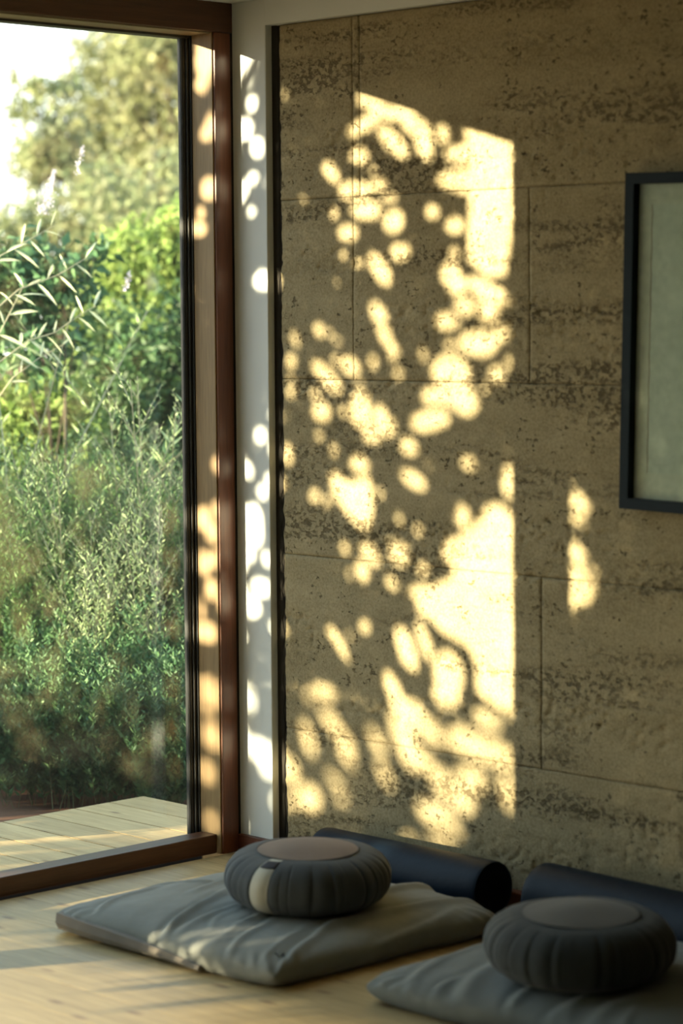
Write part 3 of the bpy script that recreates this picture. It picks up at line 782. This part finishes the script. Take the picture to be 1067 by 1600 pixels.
def crown_leaves(sel, name, parent, mat):
    A = la[sel]; D = crown_depth(A[:, 0], A[:, 1])
    prof = [(-1, 0), (-0.6, 0.66), (0.0, 1.0), (0.6, 0.66), (1, 0), (0.6, -0.66), (0.0, -1.0), (-0.6, -0.66)]
    V_ = []
    tl = rng.uniform(-0.5, 0.5, (len(A), 2))
    for (u, v) in prof:
        du = u*A[:, 3]/2; dv = v*A[:, 4]/2
        x = A[:, 0]+du*np.cos(A[:, 2])-dv*np.sin(A[:, 2]); z = A[:, 1]+du*np.sin(A[:, 2])+dv*np.cos(A[:, 2])
        d = D+du*tl[:, 0]+dv*tl[:, 1]
        V_.append(np.stack([x-0.5*d, -d, z+0.15*d], -1))
    V_ = np.stack(V_, 1).reshape(-1, 3); n_ = len(A)
    b0 = np.arange(n_)*8
    Fq = np.concatenate([np.stack([b0, b0+1, b0+2, b0+7], -1), np.stack([b0+7, b0+2, b0+3, b0+6], -1), np.stack([b0+6, b0+3, b0+4, b0+5], -1)])
    return tag(obj(name, V_, Fq, mat, parent), kind='stuff')
t1 = empty('shade_tree', (-2.35, -4.35, -0.13))
tag(t1, 'slender broad-leaved tree outside the glass that dapples the earth wall', 'tree')
t2 = empty('shade_tree', (-0.75, -6.2, -0.13))
tag(t2, 'second broad-leaved tree outside, shading the end window', 'tree')
def rel(o, pts): return [(p[0]-o.location[0], p[1]-o.location[1], p[2]-o.location[2]) for p in pts]
f1_ = crown_leaves(la[:, 0] < 1.035, 'foliage', t1, M['sage']); f1_.location = -t1.location
f2_ = crown_leaves(la[:, 0] >= 1.035, 'foliage', t2, M['sage']); f2_.location = -t2.location
tr = MB().tube(rel(t1, [(-2.35, -4.35, -0.13), (-2.38, -4.3, 1.0), (-2.33, -4.25, 2.1), (-2.2, -4.2, 3.0)]), [0.07, 0.06, 0.05, 0.035], 10)
tr.build('trunk', M['bark'], t1, True)
br = MB(); br.tube(rel(t1, [(-2.3, -4.22, 2.3), (-1.8, -4.15, 2.9), (-1.2, -4.1, 3.05), (-0.7, -4.1, 2.95)]), [0.03, 0.022, 0.014, 0.008], 7)
for k in range(5):
    x = -2.1+k*0.26; br.tube(rel(t1, [(x, -4.12, 2.85-0.02*k % 0.1), (x+0.03*math.sin(k), -4.1+0.1*math.sin(k*2.1), 2.0), (x-0.04*math.cos(k*1.7), -4.1+0.14*math.cos(k), 0.9)]), [0.0022, 0.0016, 0.001], 4)
br.build('branches', M['bark'], t1, True)
MB().tube(rel(t2, [(-0.75, -6.2, -0.13), (-0.8, -6.1, 1.2), (-0.75, -5.9, 2.4), (-0.7, -5.2, 3.1)]), [0.06, 0.05, 0.04, 0.02], 10).build('trunk', M['bark'], t2, True)
br = MB(); br.tube(rel(t2, [(-0.76, -6.0, 2.2), (-0.65, -5.0, 2.8), (-0.6, -4.0, 2.95), (-0.6, -3.4, 2.9)]), [0.03, 0.02, 0.012, 0.007], 7)
for k in range(14):
    y = -5.6+k*0.16; br.tube(rel(t2, [(-0.62, y, 2.85), (-0.6+0.05*math.sin(k), y+0.04, 2.0), (-0.62, y-0.05, 0.9)]), [0.0022, 0.0016, 0.001], 4)
br.build('branches', M['bark'], t2, True)

# ------------------------------------------------------------------ planting beyond the glass
def rand_rot(n):
    a = rng.normal(size=(n, 3)); a /= np.linalg.norm(a, axis=1, keepdims=True)
    b_ = rng.normal(size=(n, 3)); b_ -= (b_*a).sum(1, keepdims=True)*a; b_ /= np.linalg.norm(b_, axis=1, keepdims=True)
    return a, b_, np.cross(a, b_)
def leaf_mesh(P, A, B, Cn, L, Wd):
    """lanceolate leaves from base P along A, width along B, fold along Cn; arrays"""
    L = np.broadcast_to(L, (len(P),))[:, None]; Wd = np.broadcast_to(Wd, (len(P),))[:, None]
    V_ = np.stack([P, P+A*L*0.42+B*Wd*0.5+Cn*Wd*0.18, P+A*L+Cn*Wd*-0.25, P+A*L*0.42-B*Wd*0.5+Cn*Wd*0.18, P+A*L*0.45], 1).reshape(-1, 3)
    b0 = np.arange(len(P))*5
    Ff = np.concatenate([np.stack([b0, b0+1, b0+4], -1), np.stack([b0+1, b0+2, b0+4], -1), np.stack([b0+4, b0+2, b0+3], -1), np.stack([b0, b0+4, b0+3], -1)])
    return V_, Ff

def shoot(h, nl, LL, twigs, droop=0.15, r=None):
    """one upright shoot at the origin: leaf arrays (P,A,B,C,L,W) and stem polylines"""
    P = []; A = []; Ls = []; stems = []
    bx, by = rng.normal(0, droop, 2)
    def stem_pt(t): return np.array([bx*t*t*h, by*t*t*h, t*h])
    stems.append(([stem_pt(t) for t in np.linspace(0, 1, 7)], 0.0035))
    for k in range(nl):
        t = 0.12+0.88*(k+rng.random())/nl; a = k*2.4
        d = np.array([math.cos(a)*0.8, math.sin(a)*0.8, 0.65+0.5*t]); P.append(stem_pt(t)); A.append(d/np.linalg.norm(d)); Ls.append(LL*(1.15-0.6*t)*rng.uniform(0.7, 1.2))
    for k in range(twigs):
        t = 0.2+0.75*(k+rng.random())/twigs; a = k*2.4+1; l = h*(0.10+0.22*(1-t))*rng.uniform(0.7, 1.3)
        b0 = stem_pt(t); d = np.array([math.cos(a)*0.75, math.sin(a)*0.75, 0.9]); d /= np.linalg.norm(d)
        stems.append(([b0, b0+d*l*0.5, b0+d*l+np.array([0, 0, l*0.15])], 0.0016))
        m_ = max(5, int(l/0.012))
        for j in range(m_):
            tt = (j+0.6)/m_; aa = j*2.4+k; q = np.array([math.cos(aa), math.sin(aa), 0.4]); q = q+d*0.7
            P.append(b0+d*l*tt+np.array([0, 0, l*0.15*tt*tt])); A.append(q/np.linalg.norm(q)); Ls.append(LL*0.75*rng.uniform(0.6, 1.2)*(1.15-0.5*tt))
    P = np.array(P); A = np.array(A); Ls = np.array(Ls)
    B = np.cross(A, rng.normal(size=A.shape)); B /= np.linalg.norm(B, axis=1, keepdims=True)
    return P, A, B, np.cross(A, B), Ls, stems

TEMPL = [shoot(1.0, 46, 0.034, 16) for _ in range(7)]
NARROW = [shoot(1.0, 16, 0.095, 4, 0.3) for _ in range(4)]
def shrub(name, base, n, spread, hmin, hmax, mat, label, cat='shrub', group=None, templ=None, wratio=0.24, stem_mat=None, lean=0.25, thick=1.0, lscale=1.0, extra=()):
    root = empty(name, tuple(base)); Vs = []; Fs = []; off = 0; mb = MB()
    templ = templ or TEMPL
    jobs = [(np.zeros(3), hmin, hmax, spread)]*n
    for (o_, n2, h0, h1, sp) in extra: jobs += [(o_, h0, h1, sp)]*n2
    for (o_, hmin, hmax, spread) in jobs:
        P, A, B, Cn, Ls, st = templ[rng.integers(len(templ))]
        h = rng.uniform(hmin, hmax); a = rng.uniform(0, 2*PI); r_ = math.sqrt(rng.random())
        ox, oy = spread[0]*r_*math.cos(a), spread[1]*r_*math.sin(a)
        rz = rng.uniform(0, 2*PI); lx, ly = rng.normal(0, lean, 2)*0.6+np.array([ox, oy])*0.35
        R = np.array([[math.cos(rz), -math.sin(rz), 0], [math.sin(rz), math.cos(rz), 0], [0, 0, 1]])
        Sh = np.array([[1, 0, lx], [0, 1, ly], [0, 0, 1]])
        Mx = Sh@R
        pp = (P*h)@Mx.T+np.array([ox, oy, 0])+o_; AA = A@R.T; BB = B@R.T; CC = Cn@R.T
        ll = Ls*lscale*(0.75+0.3*h)
        V_, Ff = leaf_mesh(pp, AA, BB, CC, ll, ll*wratio)
        Vs.append(V_); Fs.append(Ff+off); off += len(V_)
        for pts, r0 in st:
            q = [(Mx@(p*h))+np.array([ox, oy, 0])+o_ for p in (pts[::2] if len(pts) > 4 else pts[::2])]
            mb.tube(q, [r0*h*thick*(1-0.6*i/(len(q)-1)) for i in range(len(q))], 3)
    tag(obj('foliage', np.concatenate(Vs), np.concatenate(Fs), mat, root), kind='stuff')
    tag(mb.build('stems', stem_mat or M['stem'], root), kind='stuff')
    tag(root, label, cat, group); return root

def cloud(name, blobs, n, L, wr, mat, label, cat, trunk=None, group=None, base=None):
    """crown made of leaf clumps: blobs = [(centre, (rx,ry,rz))]"""
    vol = np.array([b[1][0]*b[1][1]*b[1][2] for b in blobs])**0.75; vol /= vol.sum()
    Ps = []
    for (c, r), w in zip(blobs, vol):
        m_ = int(n*w); d = rng.normal(size=(m_, 3)); d /= np.linalg.norm(d, axis=1, keepdims=True)
        rad = rng.random(m_)**0.45
        Ps.append(np.array(c)+d*rad[:, None]*np.array(r)*(1+0.15*np.sin(d[:, :1]*7+d[:, 1:2]*5)))
    P = np.concatenate(Ps); A, B, Cn = rand_rot(len(P)); A[:, 2] -= 0.3; A /= np.linalg.norm(A, axis=1, keepdims=True)
    ll = L*rng.uniform(0.6, 1.3, len(P)); V_, Ff = leaf_mesh(P, A, B, Cn, ll, ll*wr)
    b0 = np.array(base if base is not None else (blobs[0][0][0], blobs[0][0][1], -0.12))
    root = empty(name, tuple(b0)); tag(obj('foliage', V_-b0, Ff, mat, root), kind='stuff')
    mb = MB(); tp_ = np.array(blobs[0][0])
    tw = trunk or 0.05
    mb.tube([(0, 0, 0), tuple((tp_-b0)*0.5+np.array([0.05, 0.03, 0])), tuple(tp_-b0)], [tw, tw*0.7, tw*0.4], 8)
    mb.build('trunk', M['bark'], root, True)
    bm = MB()
    for c, r in blobs[1:]:
        bm.tube([tuple((tp_-b0)*0.55), tuple((np.array(c)-b0)*0.5+(tp_-b0)*0.35), tuple(np.array(c)-b0)], [tw*0.45, tw*0.25, tw*0.1], 5)
    if bm.v: bm.build('branches', M['bark'], root, True)
    tag(root, label, cat, group); return root

def pb(px, py, depth, rx, ry, rz): return (tuple(at(px, py, depth)), (rx*depth/F, ry*depth/F, rz*depth/F))
def gr(px, depth, z=-0.13): p = at(px, 900, depth); return (p[0], p[1], z)

# far trees (softly out of focus)
cloud('olive_tree', [pb(300, 240, 24, 150, 150, 190), pb(190, 110, 24, 100, 100, 90), pb(150, 220, 24.5, 90, 90, 70), pb(250, 60, 23, 100, 100, 80), pb(360, 90, 24, 100, 100, 90), pb(200, 330, 24, 120, 120, 90)],
      15000, 0.11, 0.45, M['olive'], 'tall pale olive-coloured tree behind the garden, touching the window head', 'tree', 0.12, base=gr(300, 24))
cloud('feathery_tree', [pb(85, 225, 20, 60, 60, 70), pb(60, 140, 20, 40, 40, 26), pb(110, 135, 20, 34, 34, 22), pb(35, 175, 20, 34, 34, 18), pb(60, 250, 20, 60, 60, 36), pb(22, 110, 20, 12, 12, 14)],
      1500, 0.10, 0.4, M['haze'], 'feathery loose tree against the white sky at the left', 'tree', 0.04, base=gr(80, 20))
cloud('hedge_tree', [pb(120, 400, 18, 130, 130, 120), pb(20, 420, 18, 120, 120, 110), pb(240, 380, 17.5, 120, 120, 130), pb(-60, 450, 18, 110, 110, 120), pb(350, 360, 18, 120, 120, 140), pb(160, 290, 18.5, 60, 60, 50)],
      13000, 0.085, 0.45, M['haze'], 'soft grey-green bushy tree in the middle distance under the olive-coloured one', 'tree', 0.09, base=gr(150, 18))
cloud('lime_bush', [pb(250, 420, 12.5, 80, 80, 90), pb(190, 430, 12.5, 50, 50, 80), pb(320, 390, 12.5, 80, 80, 90), pb(240, 520, 12.5, 90, 90, 90), pb(150, 500, 12.7, 60, 60, 60)],
      9000, 0.055, 0.5, M['lime'], 'bright lime-green bush high at the right of the view, beside the window frame', 'bush', 0.04, base=gr(250, 12.5))
cloud('dark_bush', [pb(250, 620, 11, 90, 90, 170), pb(175, 590, 11.2, 60, 60, 120), pb(340, 600, 11, 90, 90, 180), pb(210, 760, 11, 120, 120, 160), pb(120, 640, 11.5, 60, 60, 100)],
      13000, 0.05, 0.45, M['deep'], 'dark evergreen bush behind the sage tips near the window frame', 'bush', 0.04, base=gr(240, 11))
cloud('yellow_green_bush', [pb(95, 640, 10.3, 75, 75, 75), pb(30, 680, 10.3, 80, 80, 90), pb(120, 760, 10.2, 70, 70, 80), pb(-40, 640, 10.4, 90, 90, 120), pb(60, 800, 10.4, 110, 110, 120)],
      9000, 0.045, 0.5, M['lime'], 'rounded yellow-green bush left of the middle of the view', 'bush', 0.03, base=gr(80, 10.3))
cloud('broadleaf_shrub', [pb(100, 440, 9.8, 60, 60, 60), pb(40, 430, 9.8, 70, 70, 70), pb(150, 385, 9.8, 30, 30, 24), pb(-30, 470, 9.8, 80, 80, 90), pb(60, 540, 9.8, 80, 80, 60)],
      1500, 0.062, 0.5, M['blueg'], 'blue-green broad-leaved shrub at the upper left with rounded leaves', 'shrub', 0.011, base=gr(60, 9.8))

# silvery buddleia with long narrow leaves
bd_ = shrub('butterfly_bush', gr(0, 8.7), 9, (0.10, 0.14), 1.30, 1.62, M['sagehi'], 'silvery long-leaved bush with arching pale stems at the far left', templ=NARROW, wratio=0.15, stem_mat=M['palestem'], lean=0.03, lscale=0.85)
bb0 = np.array(bd_.location)
bt = MB()
for pts, nl, lpx in (([(-60, 470), (0, 400), (45, 375), (85, 352)], 8, 44), ([(-60, 600), (0, 565), (45, 532), (85, 520), (125, 492), (150, 478)], 12, 42),
                     ([(-60, 560), (0, 520), (20, 480), (40, 440)], 6, 46), ([(-50, 520), (30, 452), (90, 430), (140, 400)], 8, 40), ([(-60, 700), (20, 590), (60, 560), (105, 535)], 6, 34)):
    W3 = [at(px, py, 8.35+0.05*i) for i, (px, py) in enumerate(pts)]
    bt.tube([tuple(w-bb0) for w in W3], [0.0032*(1-0.7*i/(len(W3)-1)) for i in range(len(W3))], 5)
    for k in range(nl):
        t_ = (0.25+0.75*(k+0.5)/nl)*(len(W3)-1); i = min(int(t_), len(W3)-2); p = W3[i]+(W3[i+1]-W3[i])*(t_-i)
        d = W3[i+1]-W3[i]; d /= np.linalg.norm(d); sd = np.cross(d, fw); sd /= np.linalg.norm(sd)
        a = d*0.75+sd*(0.8 if k % 2 else -0.8)+rng.normal(0, 0.22, 3)-np.array([0, 0, 0.1]); a /= np.linalg.norm(a)
        b_ = np.cross(a, rng.normal(size=3)*0.6+fw); b_ /= np.linalg.norm(b_); c_ = np.cross(a, b_)
        L = lpx*8.4/F*rng.uniform(0.7, 1.15); w_ = L*0.13
        base = p-bb0; V_ = [base]
        for q in (0.25, 0.5, 0.75):
            wq = w_*(0.8, 1.0, 0.7)[int(q*4)-1]; sag = -np.array([0, 0, 1])*L*0.22*q*q
            V_ += [base+a*L*q+b_*wq*0.5+c_*w_*0.2+sag, base+a*L*q+sag, base+a*L*q-b_*wq*0.5+c_*w_*0.2+sag]
        V_.append(base+a*L-np.array([0, 0, 1])*L*0.22)
        obj('leaf', V_, [(0, 1, 2), (0, 2, 3), (1, 4, 5, 2), (2, 5, 6, 3), (4, 7, 8, 5), (5, 8, 9, 6), (7, 10, 8), (8, 10, 9)], M['silver'], bd_)
bt.build('branch', M['palestem'], bd_)
mbf = []
for (px, py, h_, w_) in ((66, 300, 0.16, 0.018), (118, 250, 0.10, 0.007), (195, 440, 0.07, 0.006)):
    c = at(px, py, 9.0); n_ = 260 if w_ > 0.01 else 60
    t_ = rng.random(n_); P = c[None, :]+np.stack([rng.normal(0, w_, n_)*(1.1-t_), rng.normal(0, w_, n_)*(1.1-t_)+t_*h_*0.35, (t_-0.5)*h_], -1)
    A, B, Cn = rand_rot(n_); V_, Ff = leaf_mesh(P, A, B, Cn, 0.010, 0.007); mbf.append((V_, Ff, w_))
o_ = 0
Vs = []; Fs = []
for V_, Ff, w_ in mbf: Vs.append(V_-np.array(bd_.location)); Fs.append(Ff+o_); o_ += len(V_)
tag(obj('flower_spikes', np.concatenate(Vs), np.concatenate(Fs), M['flower'], bd_), kind='stuff')

# sage and herb thicket behind the deck: one mass, its shoots cannot be told apart
def thicket(name, parts, mat, label, cat, **kw):
    root = shrub(name, gr(parts[0][0], parts[0][1]), parts[0][2], parts[0][5], parts[0][3], parts[0][4], mat, label, cat, extra=[(np.array(gr(p[0], p[1]))-np.array(gr(parts[0][0], parts[0][1])), *p[2:]) for p in parts[1:]], **kw)
    return root
thicket('sage_thicket', [(px, dp, n_, h0, h1, (0.15, 0.20)) for px, dp, n_, h0, h1 in
    [(-40, 8.55, 34, 0.70, 1.05), (45, 8.35, 38, 0.60, 0.95), (120, 8.75, 40, 0.75, 1.10), (190, 8.45, 38, 0.60, 0.95), (255, 8.60, 40, 0.70, 1.05), (330, 8.50, 36, 0.65, 1.00)]],
    M['sage'], 'dense green sage thicket filling the view behind the deck', 'shrub', lean=0.16)
thicket('grey_thicket', [(px, dp, 38, h0, h1, (0.17, 0.22)) for px, dp, h0, h1 in [(80, 9.3, 0.8, 1.12), (200, 9.3, 0.8, 1.12), (310, 9.4, 0.85, 1.15), (-60, 9.3, 0.85, 1.15)]],
    M['blueg'], 'darker blue-green brush standing behind the sage thicket', 'shrub', lean=0.16)
thicket('low_herbs', [(px, dp, 40, h0, h1, (0.13, 0.17)) for px, dp, h0, h1 in [(45, 7.92, 0.18, 0.5), (-70, 8.3, 0.3, 0.6), (110, 7.88, 0.15, 0.5), (175, 7.86, 0.15, 0.5), (235, 7.86, 0.15, 0.5), (290, 7.75, 0.12, 0.5), (350, 7.75, 0.2, 0.5), (140, 8.1, 0.3, 0.62), (240, 8.1, 0.3, 0.62), (20, 8.2, 0.3, 0.62)]],
    M['blueg'], 'low dark herbs in shade along the edge of the deck', 'herbs', lean=0.30, wratio=0.34, lscale=1.25)
cloud('shade_bush', [((-1.7, -1.0, 0.22), (0.45, 0.3, 0.30)), ((-2.4, -1.1, 0.22), (0.5, 0.35, 0.33)), ((-1.25, -0.95, 0.12), (0.3, 0.25, 0.28)), ((-3.1, -1.2, 0.3), (0.5, 0.4, 0.5))],
      6000, 0.07, 0.45, M['deep'], 'unseen low bush added left of the view to shade the herbs', 'bush', 0.03, base=(-1.7, -1.0, -0.13))  # added out of view so its shadow darkens the herbs by the deck
# tall silver sprigs standing out of the thicket
for px, dp, h, lb in ((215, 8.5, 1.38, 'tallest silvery sage sprig, close to the window frame'), (262, 8.6, 1.34, 'silvery sage sprig nearest the window frame'),
                      (105, 8.3, 1.12, 'silvery sprig left of the middle'), (130, 7.98, 0.88, 'pale sprig with a bare reddish stem above the deck'),
                      (235, 8.1, 0.98, 'bright arching sprig low beside the frame'), (160, 8.15, 0.92, 'bright sprig low in the middle of the thicket'),
                      (20, 8.0, 0.42, 'small star-leaved sprig low at the left by the deck')):
    shrub('sage_sprig', gr(px, dp), 4 if h > 0.5 else 3, (0.035, 0.05), h*0.90, h*1.0, M['sagehi'], lb, cat='sprig', lean=0.035, stem_mat=M['palestem'], lscale=0.95)
print('leaves', len(leaves), 'uncovered', uncovered.sum()/uncovered.size, 'tris', sum(len(m.polygons) for m in bpy.data.meshes))
